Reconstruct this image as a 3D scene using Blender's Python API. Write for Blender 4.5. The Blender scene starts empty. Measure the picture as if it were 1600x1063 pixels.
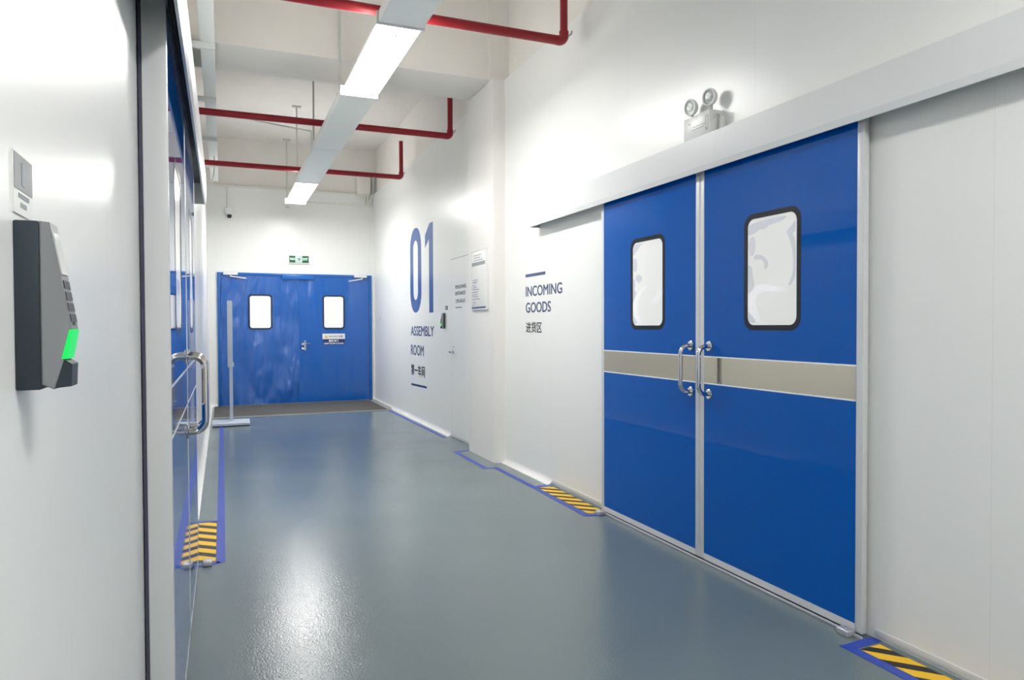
import bpy, bmesh, math, random
from mathutils import Vector, Matrix
random.seed(4)
D = bpy.data
S = bpy.context.scene
COL = S.collection
PI = math.pi

# ------------------------------------------------------------------ camera
YAW, PITCH, ROLL, FOC = math.radians(22.263), math.radians(-1.145), math.radians(-0.2257), 1105.5
cam_data = D.cameras.new('camera')
cam_data.sensor_width = 36.0
cam_data.lens = FOC / 1600.0 * 36.0
cam_data.clip_start = 0.02
cam_data.clip_end = 100
cam = D.objects.new('camera', cam_data)
COL.objects.link(cam)
fw = Vector((math.sin(YAW) * math.cos(PITCH), math.cos(YAW) * math.cos(PITCH), math.sin(PITCH)))
r0 = Vector((math.cos(YAW), -math.sin(YAW), 0))
u0 = r0.cross(fw)
rr = r0 * math.cos(ROLL) + u0 * math.sin(ROLL)
uu = -r0 * math.sin(ROLL) + u0 * math.cos(ROLL)
cam.matrix_world = Matrix(((rr.x, uu.x, -fw.x, 0), (rr.y, uu.y, -fw.y, 0), (rr.z, uu.z, -fw.z, 1.3), (0, 0, 0, 1)))
S.camera = cam

# ------------------------------------------------------------------ world and exposure
w = D.worlds.new('world')
S.world = w
w.use_nodes = True
w.node_tree.nodes['Background'].inputs[0].default_value = (0.9, 0.95, 1, 1)
w.node_tree.nodes['Background'].inputs[1].default_value = 0.3
S.view_settings.view_transform = 'Standard'
S.view_settings.look = 'None'
S.view_settings.gamma = 1
S.view_settings.use_curve_mapping = False
S.view_settings.exposure = 0.0
LAMP = 48.0      # strength of the luminous diffusers

# ------------------------------------------------------------------ materials
def lin(c):
    return tuple((v / 255 / 12.92) if v / 255 <= 0.04045 else ((v / 255 + 0.055) / 1.055) ** 2.4 for v in c)

def mat(name, rgb, rough=0.5, metal=0.0, spec=0.5, coat=0.0, emit=None, strength=0.0, bump=None, var=0.0, varscale=3.0, stretch=None):
    m = D.materials.new(name)
    m.use_nodes = True
    nt = m.node_tree
    b = nt.nodes['Principled BSDF']
    c = (*lin(rgb), 1)
    b.inputs['Base Color'].default_value = c
    b.inputs['Roughness'].default_value = rough
    b.inputs['Metallic'].default_value = metal
    b.inputs['Specular IOR Level'].default_value = spec
    if coat:
        b.inputs['Coat Weight'].default_value = coat
        b.inputs['Coat Roughness'].default_value = 0.04
    if emit:
        b.inputs['Emission Color'].default_value = (*emit, 1)
        b.inputs['Emission Strength'].default_value = strength
    tc = nt.nodes.new('ShaderNodeTexCoord')
    n = nt.nodes.new('ShaderNodeTexNoise')
    n.inputs['Scale'].default_value = varscale
    n.inputs['Detail'].default_value = 4
    nt.links.new(tc.outputs['Object'], n.inputs['Vector'])
    mr = nt.nodes.new('ShaderNodeMapRange')
    mr.inputs['From Min'].default_value = 0.3
    mr.inputs['From Max'].default_value = 0.7
    mr.inputs['To Min'].default_value = 1 - var
    mr.inputs['To Max'].default_value = 1 + var
    nt.links.new(n.outputs['Fac'], mr.inputs['Value'])
    mx = nt.nodes.new('ShaderNodeMix')
    mx.data_type = 'RGBA'
    mx.blend_type = 'MULTIPLY'
    mx.inputs['Factor'].default_value = 1
    mx.inputs[6].default_value = c
    nt.links.new(mr.outputs['Result'], mx.inputs[7])
    nt.links.new(mx.outputs[2], b.inputs['Base Color'])
    if bump:
        prev = None
        for sc, st, di in bump:
            n2 = nt.nodes.new('ShaderNodeTexNoise')
            n2.inputs['Scale'].default_value = sc
            n2.inputs['Detail'].default_value = 2
            if stretch:
                mp = nt.nodes.new('ShaderNodeMapping')
                mp.inputs['Scale'].default_value = stretch
                nt.links.new(tc.outputs['Object'], mp.inputs['Vector'])
                nt.links.new(mp.outputs['Vector'], n2.inputs['Vector'])
            else:
                nt.links.new(tc.outputs['Object'], n2.inputs['Vector'])
            bp = nt.nodes.new('ShaderNodeBump')
            bp.inputs['Strength'].default_value = st
            bp.inputs['Distance'].default_value = di
            nt.links.new(n2.outputs['Fac'], bp.inputs['Height'])
            if prev:
                nt.links.new(prev.outputs['Normal'], bp.inputs['Normal'])
            prev = bp
        nt.links.new(prev.outputs['Normal'], b.inputs['Normal'])
    return m

def panel_mat(name, rgb, rough, offset, pitch=1.2, spec=0.5, waves=0.0):
    """painted steel sandwich panels: a fine vertical joint every `pitch` metres along y"""
    m = mat(name, rgb, rough, 0, spec, bump=[(1.6, 0.04 if 'left' in name else 0.12, 0.02), (60, 0.02, 0.002)])
    nt = m.node_tree
    b = nt.nodes['Principled BSDF']
    tc = nt.nodes.new('ShaderNodeTexCoord')
    sep = nt.nodes.new('ShaderNodeSeparateXYZ')
    nt.links.new(tc.outputs['Object'], sep.inputs[0])
    a = nt.nodes.new('ShaderNodeMath'); a.operation = 'ADD'; a.inputs[1].default_value = 100 * pitch - offset + pitch / 2
    nt.links.new(sep.outputs['Y'], a.inputs[0])
    md = nt.nodes.new('ShaderNodeMath'); md.operation = 'MODULO'; md.inputs[1].default_value = pitch
    nt.links.new(a.outputs[0], md.inputs[0])
    su = nt.nodes.new('ShaderNodeMath'); su.operation = 'SUBTRACT'; su.inputs[1].default_value = pitch / 2
    nt.links.new(md.outputs[0], su.inputs[0])
    ab = nt.nodes.new('ShaderNodeMath'); ab.operation = 'ABSOLUTE'
    nt.links.new(su.outputs[0], ab.inputs[0])
    mr = nt.nodes.new('ShaderNodeMapRange')
    mr.inputs['From Min'].default_value = 0.0012
    mr.inputs['From Max'].default_value = 0.003
    mr.inputs['To Min'].default_value = 0.95
    mr.inputs['To Max'].default_value = 1.0
    nt.links.new(ab.outputs[0], mr.inputs['Value'])
    old = b.inputs['Base Color'].links[0].from_socket
    mx = nt.nodes.new('ShaderNodeMix'); mx.data_type = 'RGBA'; mx.blend_type = 'MULTIPLY'
    mx.inputs['Factor'].default_value = 1
    nt.links.new(old, mx.inputs[6])
    nt.links.new(mr.outputs['Result'], mx.inputs[7])
    nt.links.new(mx.outputs[2], b.inputs['Base Color'])
    return m

M = {}
M['wall_r'] = panel_mat('white_steel_panel', (240, 241, 238), 0.3, 4.2)
M['wall_l'] = panel_mat('white_steel_panel_left', (240, 241, 240), 0.3, 1.76)
M['wall_e'] = mat('white_steel_panel_end', (240, 241, 238), 0.3, bump=[(1.2, 0.1, 0.02)])
M['plaster'] = mat('matt_white_plaster', (240, 236, 230), 0.9, var=0.02, bump=[(40, 0.1, 0.003)])
M['cladding'] = mat('white_column_cladding', (240, 238, 234), 0.35)
M['cove'] = mat('white_cove', (238, 238, 236), 0.4)
M['blue'] = mat('blue_door_laminate', (0, 89, 180), 0.035, spec=0.2, var=0.03, varscale=60)
M['blue_end'] = mat('blue_painted_steel', (0, 90, 180), 0.13, spec=0.8, bump=[(2.6, 0.8, 0.05)], stretch=(1.0, 1.0, 0.3))
M['blue_dented'] = mat('blue_painted_steel_dented', (0, 90, 180), 0.24, spec=1.0, bump=[(2.8, 1.0, 0.16)], stretch=(1.3, 1.0, 0.4))
M['blue_trim'] = mat('blue_painted_frame', (20, 96, 176), 0.3)
M['alu'] = mat('anodised_aluminium', (200, 202, 206), 0.38, metal=0.55)
M['alu_white'] = mat('white_coated_aluminium', (218, 220, 221), 0.33)
M['header'] = mat('white_coated_header_cover', (226, 228, 228), 0.3)
M['header_in'] = mat('dark_header_interior', (60, 70, 74), 0.5)
M['steel'] = mat('brushed_stainless_band', (196, 190, 176), 0.08, metal=0.9, var=0.015, varscale=8)
M['chrome'] = mat('polished_stainless', (214, 212, 212), 0.08, metal=1.0)
M['rubber'] = mat('black_rubber', (22, 27, 32), 0.5)
M['gasket'] = mat('charcoal_window_gasket', (36, 44, 52), 0.15, spec=0.2)
M['shade'] = mat('slate_violet_gap_shade', (74, 72, 96), 0.6)  # colour of the shade in the slot between leaf and wall
M['frost'] = mat('frosted_window_film', (240, 240, 237), 0.15, emit=(1, 0.98, 0.96), strength=0.16)  # faint emission stands in for light from the room behind
M['film_grey'] = mat('grey_film_pattern', (212, 214, 220), 0.25, emit=(0.94, 0.96, 1), strength=0.14)  # same painted backlight as the pane, a little weaker
M['film_white'] = mat('white_film_pattern', (252, 252, 253), 0.25, emit=(1, 1, 1), strength=0.2)  # same painted backlight as the pane, a little stronger
M['white_ink'] = mat('white_edging', (250, 250, 252), 0.3)
M['red'] = mat('red_sprinkler_pipe_paint', (152, 24, 36), 0.5, var=0.06, varscale=25)
M['duct'] = mat('pale_grey_green_tray_steel', (246, 250, 246), 0.45)
M['white_pl'] = mat('white_plastic', (236, 236, 234), 0.35)
M['ivory'] = mat('ivory_plastic_conduit', (233, 233, 224), 0.4)
M['galv'] = mat('galvanised_steel_rod', (212, 212, 206), 0.5, metal=0.1)
M['diff'] = mat('luminous_diffuser', (250, 250, 250), 0.4, emit=(1.0, 0.985, 0.955), strength=LAMP)
M['navy'] = mat('navy_vinyl_lettering', (24, 48, 112), 0.4)
M['blue01'] = mat('blue_vinyl_numerals', (46, 88, 158), 0.35)
M['slate'] = mat('slate_blue_vinyl_lettering', (62, 78, 116), 0.4)
M['black'] = mat('black_vinyl_lettering', (28, 30, 36), 0.4)
M['grey_ink'] = mat('grey_ink', (150, 154, 162), 0.5)
M['tape'] = mat('blue_floor_tape', (44, 74, 178), 0.42, var=0.06, varscale=12)
M['yellow'] = mat('yellow_hazard_tape', (246, 196, 30), 0.45)
M['blk_tape'] = mat('black_hazard_tape', (34, 32, 28), 0.5)
M['mat'] = mat('charcoal_entrance_mat', (88, 86, 84), 0.95, var=0.12, varscale=160, bump=[(220, 0.5, 0.004)])
M['mat_edge'] = mat('grey_rubber_mat_edge', (150, 152, 146), 0.7)
M['stand'] = mat('pale_blue_grey_painted_metal', (196, 204, 220), 0.4)
M['reader_grey'] = mat('silver_grey_plastic', (136, 138, 142), 0.4)
M['reader_dark'] = mat('dark_slate_plastic', (38, 50, 60), 0.45)
M['reader_key'] = mat('grey_keypad_keys', (78, 80, 88), 0.5)
M['screen'] = mat('pale_lcd_screen', (205, 208, 208), 0.15)
M['led'] = mat('green_status_light', (0, 170, 60), 0.3, emit=(0.0, 0.75, 0.12), strength=0.75)
M['exit_green'] = mat('green_exit_sign_face', (4, 74, 46), 0.3, emit=(0.0, 0.12, 0.06), strength=0.15)
M['exit_white'] = mat('backlit_exit_symbol', (220, 255, 235), 0.3, emit=(0.4, 1, 0.7), strength=0.35)
M['amber'] = mat('amber_warning_triangle', (226, 170, 60), 0.5)
M['sign_navy'] = mat('navy_sign_panel', (30, 44, 104), 0.4)
M['reflector'] = mat('lamp_reflector', (200, 204, 200), 0.12, metal=0.9, bump=[(140, 0.6, 0.01)])
M['lamp_grey'] = mat('grey_reflector_ring', (186, 190, 186), 0.35, metal=0.2)
M['dark_hole'] = mat('dark_interior', (14, 16, 20), 0.7)

# epoxy floor
def floor_mat():
    m = D.materials.new('grey_epoxy_floor')
    m.use_nodes = True
    nt = m.node_tree
    b = nt.nodes['Principled BSDF']
    tc = nt.nodes.new('ShaderNodeTexCoord')
    def noise(s, d=4, rough=0.5):
        n = nt.nodes.new('ShaderNodeTexNoise')
        n.inputs['Scale'].default_value = s
        n.inputs['Detail'].default_value = d
        n.inputs['Roughness'].default_value = rough
        nt.links.new(tc.outputs['Object'], n.inputs['Vector'])
        return n
    n1 = noise(0.9, 2)
    cr = nt.nodes.new('ShaderNodeValToRGB')
    cr.color_ramp.elements[0].position = 0.1
    cr.color_ramp.elements[0].color = (*lin((104, 119, 123)), 1)
    cr.color_ramp.elements[1].position = 0.9
    cr.color_ramp.elements[1].color = (*lin((116, 130, 132)), 1)
    nt.links.new(n1.outputs['Fac'], cr.inputs['Fac'])
    nt.links.new(cr.outputs['Color'], b.inputs['Base Color'])
    n2 = noise(1.3, 2)
    ma = nt.nodes.new('ShaderNodeMath'); ma.operation = 'MULTIPLY_ADD'
    ma.inputs[1].default_value = 0.16
    ma.inputs[2].default_value = 0.09
    nt.links.new(n2.outputs['Fac'], ma.inputs[0])
    nt.links.new(ma.outputs[0], b.inputs['Roughness'])
    b.inputs['Specular IOR Level'].default_value = 0.5
    prev = None
    for sc, st, di in ((1.1, 0.12, 0.02), (120, 0.35, 0.003)):
        n = noise(sc, 2)
        bp = nt.nodes.new('ShaderNodeBump')
        bp.inputs['Strength'].default_value = st
        bp.inputs['Distance'].default_value = di
        nt.links.new(n.outputs['Fac'], bp.inputs['Height'])
        if prev:
            nt.links.new(prev.outputs['Normal'], bp.inputs['Normal'])
        prev = bp
    nt.links.new(prev.outputs['Normal'], b.inputs['Normal'])
    return m
M['floor'] = floor_mat()

# ------------------------------------------------------------------ mesh helpers
def box(bm, x0, x1, y0, y1, z0, z1, bev=0.0, seg=2):
    xs, ys, zs = sorted((x0, x1)), sorted((y0, y1)), sorted((z0, z1))
    v = [bm.verts.new((x, y, z)) for x in xs for y in ys for z in zs]
    F = [(0, 1, 3, 2), (4, 6, 7, 5), (0, 4, 5, 1), (2, 3, 7, 6), (0, 2, 6, 4), (1, 5, 7, 3)]
    fs = [bm.faces.new([v[i] for i in f]) for f in F]
    if bev:
        es = list({e for f in fs for e in f.edges})
        bmesh.ops.bevel(bm, geom=es, offset=bev, segments=seg, profile=0.5, affect='EDGES')
    return bm

def Bx(*a, **k):
    return box(bmesh.new(), *a, **k)

def prism(bm, pts, axis, a0, a1):
    """extrude a closed 2-D outline along an axis; pts are the two other coordinates in x,y,z order"""
    def mk(p, a):
        if axis == 0: return (a, p[0], p[1])
        if axis == 1: return (p[0], a, p[1])
        return (p[0], p[1], a)
    A = [bm.verts.new(mk(p, a0)) for p in pts]
    B = [bm.verts.new(mk(p, a1)) for p in pts]
    n = len(pts)
    bm.faces.new(A)
    bm.faces.new(list(reversed(B)))
    for i in range(n):
        bm.faces.new((A[i], B[i], B[(i + 1) % n], A[(i + 1) % n]))
    return bm

def rrect(a0, a1, b0, b1, r, n=7):
    out = []
    for cx, cy, s in ((a1 - r, b1 - r, 0), (a0 + r, b1 - r, 1), (a0 + r, b0 + r, 2), (a1 - r, b0 + r, 3)):
        for i in range(n + 1):
            t = PI / 2 * (s + i / n)
            out.append((cx + r * math.cos(t), cy + r * math.sin(t)))
    return out

def ring_prism(bm, outer, inner, axis, a0, a1):
    """frame between two outlines with equal point counts"""
    def mk(p, a):
        if axis == 0: return (a, p[0], p[1])
        if axis == 1: return (p[0], a, p[1])
        return (p[0], p[1], a)
    n = len(outer)
    R = [[bm.verts.new(mk(p, a)) for p in pl] for pl, a in ((outer, a0), (outer, a1), (inner, a1), (inner, a0))]
    for k in range(4):
        P, Q = R[k], R[(k + 1) % 4]
        for i in range(n):
            bm.faces.new((P[i], P[(i + 1) % n], Q[(i + 1) % n], Q[i]))
    return bm

def tube(bm, pts, r, seg=16, cap=True):
    pts = [Vector(p) for p in pts]
    rings = []
    t = (pts[1] - pts[0]).normalized()
    ref = Vector((0, 0, 1)) if abs(t.z) < 0.9 else Vector((1, 0, 0))
    nrm = t.cross(ref).normalized()
    for i, p in enumerate(pts):
        if i == 0: tt = pts[1] - pts[0]
        elif i == len(pts) - 1: tt = pts[-1] - pts[-2]
        else: tt = (pts[i + 1] - p).normalized() + (p - pts[i - 1]).normalized()
        tt.normalize()
        nrm = (nrm - tt * nrm.dot(tt)).normalized()
        bn = tt.cross(nrm)
        k = 1.0
        rings.append([bm.verts.new(p + (nrm * math.cos(2 * PI * j / seg) + bn * math.sin(2 * PI * j / seg)) * r * k) for j in range(seg)])
    for a, b in zip(rings, rings[1:]):
        for j in range(seg):
            bm.faces.new((a[j], a[(j + 1) % seg], b[(j + 1) % seg], b[j]))
    if cap:
        bm.faces.new(list(reversed(rings[0])))
        bm.faces.new(rings[-1])
    return bm

def arc(c, p, q, n=8):
    """points of a quarter bend from p to q round the corner point c (cubic-like)"""
    c, p, q = Vector(c), Vector(p), Vector(q)
    o = p + q - c
    out = []
    for i in range(n + 1):
        t = PI / 2 * i / n
        out.append(o + (p - o) * math.cos(t) + (q - o) * math.sin(t))
    return out

def path(pts, r):
    """polyline with rounded corners"""
    P = [Vector(p) for p in pts]
    out = [P[0]]
    for i in range(1, len(P) - 1):
        c = P[i]
        a = c + (P[i - 1] - c).normalized() * r
        b = c + (P[i + 1] - c).normalized() * r
        out += arc(c, a, b)
    out.append(P[-1])
    return out

def lathe(bm, prof, origin, axis, seg=28):
    """prof: (distance along axis, radius)"""
    ax = Vector(axis).normalized()
    ref = Vector((0, 0, 1)) if abs(ax.z) < 0.9 else Vector((1, 0, 0))
    a = ax.cross(ref).normalized()
    b = ax.cross(a)
    o = Vector(origin)
    rings = []
    for d, r in prof:
        if r < 1e-6:
            rings.append([bm.verts.new(o + ax * d)])
        else:
            rings.append([bm.verts.new(o + ax * d + (a * math.cos(2 * PI * j / seg) + b * math.sin(2 * PI * j / seg)) * r) for j in range(seg)])
    for A, B in zip(rings, rings[1:]):
        if len(A) == 1 and len(B) == 1: continue
        for j in range(seg):
            k = (j + 1) % seg
            if len(A) == 1: bm.faces.new((A[0], B[k], B[j]))
            elif len(B) == 1: bm.faces.new((A[j], A[k], B[0]))
            else: bm.faces.new((A[j], A[k], B[k], B[j]))
    if len(rings[0]) > 1: bm.faces.new(list(reversed(rings[0])))
    if len(rings[-1]) > 1: bm.faces.new(rings[-1])
    return bm

def obj(name, bm, m, parent=None, label=None, smooth=True, stuff=False):
    """link one mesh object; world coordinates are rebased to the origin of the thing it belongs to"""
    bmesh.ops.recalc_face_normals(bm, faces=bm.faces[:])
    root = parent
    off = Vector((0, 0, 0))
    while root:
        off += root.location
        root = root.parent
    me = D.meshes.new(name)
    if parent is None:
        xs = [v.co.x for v in bm.verts]; ys = [v.co.y for v in bm.verts]; zs = [v.co.z for v in bm.verts]
        off = Vector(((min(xs) + max(xs)) / 2, (min(ys) + max(ys)) / 2, min(zs)))
    bmesh.ops.translate(bm, verts=bm.verts[:], vec=-off)
    bm.to_mesh(me)
    bm.free()
    me.materials.append(m)
    if smooth:
        for p in me.polygons: p.use_smooth = True
        me.set_sharp_from_angle(angle=math.radians(35))
    o = D.objects.new(name, me)
    COL.objects.link(o)
    if parent: o.parent = parent
    else: o.location = off
    if label: o['label'] = label
    if stuff: o['kind'] = 'stuff'
    return o

def tag(o, label=None, cat=None, group=None, kind=None):
    if label: o['label'] = label
    if cat: o['category'] = cat
    if group: o['group'] = group
    if kind: o['kind'] = kind
    return o

def thing(name, loc, label, cat, group=None, kind=None):
    o = D.objects.new(name, None)
    o.empty_display_size = 0.1
    COL.objects.link(o)
    o.location = loc
    return tag(o, label, cat, group, kind)

def struct(name, bm, m, parent=None):
    o = obj(name, bm, m, parent, smooth=False)
    if parent is None: o['kind'] = 'structure'
    return o

def text_bm(body, bold=0.0):
    cu = D.curves.new('lettering', 'FONT')
    cu.body = body
    cu.resolution_u = 6
    to = D.objects.new('lettering', cu)
    COL.objects.link(to)
    dg = bpy.context.evaluated_depsgraph_get()
    dg.update()
    me = D.meshes.new_from_object(to.evaluated_get(dg))
    bm = bmesh.new()
    bm.from_mesh(me)
    D.objects.remove(to)
    D.curves.remove(cu)
    D.meshes.remove(me)
    if bold:      # heavier strokes: the same outline laid down again, shifted by a hair
        src = bm.copy()
        for i, (dx, dy) in enumerate(((bold, 0), (-bold, 0), (0, bold * 0.7), (0, -bold * 0.7)), 1):
            c = src.copy()
            bmesh.ops.translate(c, verts=c.verts[:], vec=(dx * 1.6, dy * 1.6, i * 0.00012))
            m2 = D.meshes.new('tmp')
            c.to_mesh(m2)
            c.free()
            bm.from_mesh(m2)
            D.meshes.remove(m2)
        src.free()
    return bm

def lettering(bm, body, o, u, up, n, w_, h_, bold=0.0, thick=0.0008):
    """lettering filling a w x h box whose lower left corner is o"""
    t = text_bm(body, bold)
    xs = [v.co.x for v in t.verts]; ys = [v.co.y for v in t.verts]
    if not xs: return bm
    x0, x1, y0, y1 = min(xs), max(xs), min(ys), max(ys)
    r = bmesh.ops.extrude_face_region(t, geom=t.faces[:])
    top = {e for e in r['geom'] if isinstance(e, bmesh.types.BMVert)}
    o, u, up, n = Vector(o), Vector(u), Vector(up), Vector(n)
    for v in t.verts:
        d = (thick if v in top else 0) + v.co.z
        v.co = o + u * ((v.co.x - x0) / (x1 - x0) * w_) + up * ((v.co.y - y0) / (y1 - y0) * h_) + n * d
    me = D.meshes.new('tmp')
    t.to_mesh(me)
    t.free()
    bm.from_mesh(me)
    D.meshes.remove(me)
    return bm

# ------------------------------------------------------------------ setting
XR, XL, YE, YB = 2.49, -0.21, 12.5, -8.0
ZP, ZC = 3.62, 4.4            # top of the panel walls, ceiling slab
struct('floor', Bx(XL - 0.6, XR + 0.6, YB - 0.3, YE + 0.3, -0.1, 0), M['floor'])
struct('ceiling', Bx(XL - 0.6, XR + 0.6, YB - 0.3, YE + 0.3, ZC, ZC + 0.15), M['plaster'])
struct('wall_right', Bx(XR, XR + 0.05, YB, YE, 0, ZP), M['wall_r'])
struct('wall_left', Bx(XL - 0.05, XL, YB, YE, 0, ZP), M['wall_l'])
struct('wall_end', Bx(XL - 0.05, XR + 0.05, YE, YE + 0.05, 0, ZP), M['wall_e'])
struct('wall_back', Bx(XL - 0.05, XR + 0.05, YB - 0.05, YB, 0, ZP), M['wall_e'])
struct('wall_upper_right', Bx(XR + 0.06, XR + 0.25, YB, YE, ZP, ZC), M['plaster'])
struct('wall_upper_left', Bx(XL - 0.25, XL - 0.08, YB, YE, ZP, ZC), M['plaster'])
struct('wall_upper_end', Bx(XL - 0.25, XR + 0.25, YE + 0.06, YE + 0.2, ZP, ZC), M['plaster'])
struct('wall_upper_back', Bx(XL - 0.25, XR + 0.25, YB - 0.2, YB - 0.06, ZP, ZC), M['plaster'])
# top cap of the panel walls closes the slot behind them
struct('trim_1', Bx(XR + 0.05, XR + 0.25, YB, YE, ZP - 0.04, ZP), M['plaster'])
struct('trim_2', Bx(XL - 0.25, XL - 0.05, YB, YE, ZP - 0.04, ZP), M['plaster'])
struct('ceiling_beam', Bx(XL - 0.08, XR + 0.06, 6.3, 6.95, ZP + 0.005, ZC), M['plaster'])
struct('column', Bx(2.37, XR, 6.24, 6.98, 0, ZP), M['cladding'])
struct('column_head', Bx(2.35, XR + 0.06, 6.27, 6.3, ZP, ZC), M['plaster'])

def cove(name, sx, y0, y1, r=0.05):
    """concave quarter skirting; sx -1 on the right wall, +1 on the left"""
    X = XR if sx < 0 else XL
    pts = [(X, 0), (X + sx * r, 0)]
    for i in range(1, 9):
        t = PI / 2 * i / 8
        pts.append((X + sx * (r - r * math.sin(t)), r - r * math.cos(t)))
    o = obj(name, prism(bmesh.new(), pts, 1, y0, y1), M['cove'])
    o['kind'] = 'structure'
cove('baseboard_right', -1, 7.98, YE)
cove('baseboard_right_near', -1, 5.22, 6.24)
cove('baseboard_left', 1, 5.2, YE)
pts = [(YE, 0), (YE - 0.05, 0)] + [(YE - 0.05 + 0.05 * math.sin(PI / 2 * i / 8), 0.05 - 0.05 * math.cos(PI / 2 * i / 8)) for i in range(1, 9)]
for nm, a, b in (('baseboard_end', XL, -0.075), ('baseboard_end_right', 2.455, XR)):
    o = obj(nm, prism(bmesh.new(), pts, 0, a, b), M['cove']); o['kind'] = 'structure'
# slim aluminium base channel where the sliding leaves run
n = 3
for X, s in ((XR, -1), (XL, 1)):
    for y0, y1 in ((4.33, 5.22), (0.9, 2.12)):
        bm = Bx(X, X + s * 0.006, y0, y1, 0.012, 0.042, bev=0.002)
        o = obj('trim_%d' % n, bm, M['alu_white']); o['kind'] = 'structure'; n += 1

# ------------------------------------------------------------------ sliding doors
FILM = {
 'far': [('film_grey', [[(3.927,1.813),(3.819,1.815),(3.772,1.817),(3.831,1.802),(3.861,1.77),(3.928,1.737)],
    [(3.918,1.713),(3.867,1.734),(3.864,1.644),(3.906,1.639),(3.913,1.683),(3.897,1.689)],
    [(3.885,1.603),(3.867,1.618),(3.843,1.622),(3.817,1.611),(3.804,1.595),(3.817,1.576),(3.849,1.568),(3.876,1.58)],
    [(3.93,1.603),(3.893,1.592),(3.885,1.541),(3.865,1.514),(3.903,1.457),(3.928,1.428)],
    [(3.93,1.382),(3.855,1.31),(3.9,1.31),(3.93,1.33)]]),
   ('film_white', [[(3.93,1.43),(3.865,1.50),(3.80,1.54),(3.74,1.552),(3.745,1.535),(3.80,1.51),(3.85,1.47),(3.868,1.42),(3.855,1.37),(3.80,1.305),(3.845,1.305),(3.93,1.385)],
    [(3.72,1.44),(3.65,1.475),(3.60,1.53),(3.595,1.47),(3.64,1.43)],
    [(3.895,1.53),(3.86,1.50),(3.875,1.56)]])],
 'near': [('film_grey', [[(2.849,1.743),(2.849,1.785),(2.816,1.805),(2.643,1.812),(2.558,1.81),(2.617,1.787),(2.696,1.782),(2.727,1.761),(2.75,1.77),(2.796,1.75)],
    [(2.825,1.734),(2.787,1.739),(2.787,1.651),(2.829,1.638),(2.836,1.695),(2.833,1.708)],
    [(2.583,1.739),(2.537,1.764),(2.521,1.789),(2.517,1.734),(2.541,1.722),(2.521,1.698),(2.517,1.54),(2.536,1.493),(2.573,1.476),(2.532,1.541),(2.537,1.639),(2.557,1.702)],
    [(2.796,1.648),(2.74,1.643),(2.699,1.611),(2.695,1.578),(2.726,1.568),(2.722,1.6),(2.749,1.625),(2.796,1.619)],
    [(2.849,1.604),(2.81,1.591),(2.807,1.541),(2.786,1.494),(2.843,1.434)],
    [(2.848,1.378),(2.77,1.31),(2.82,1.31),(2.847,1.325)]]),
   ('film_white', [[(2.845,1.435),(2.786,1.495),(2.72,1.50),(2.60,1.47),(2.53,1.462),(2.64,1.458),(2.73,1.465),(2.781,1.442),(2.786,1.402),(2.74,1.308),(2.765,1.308),(2.848,1.385)]])],
}

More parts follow.
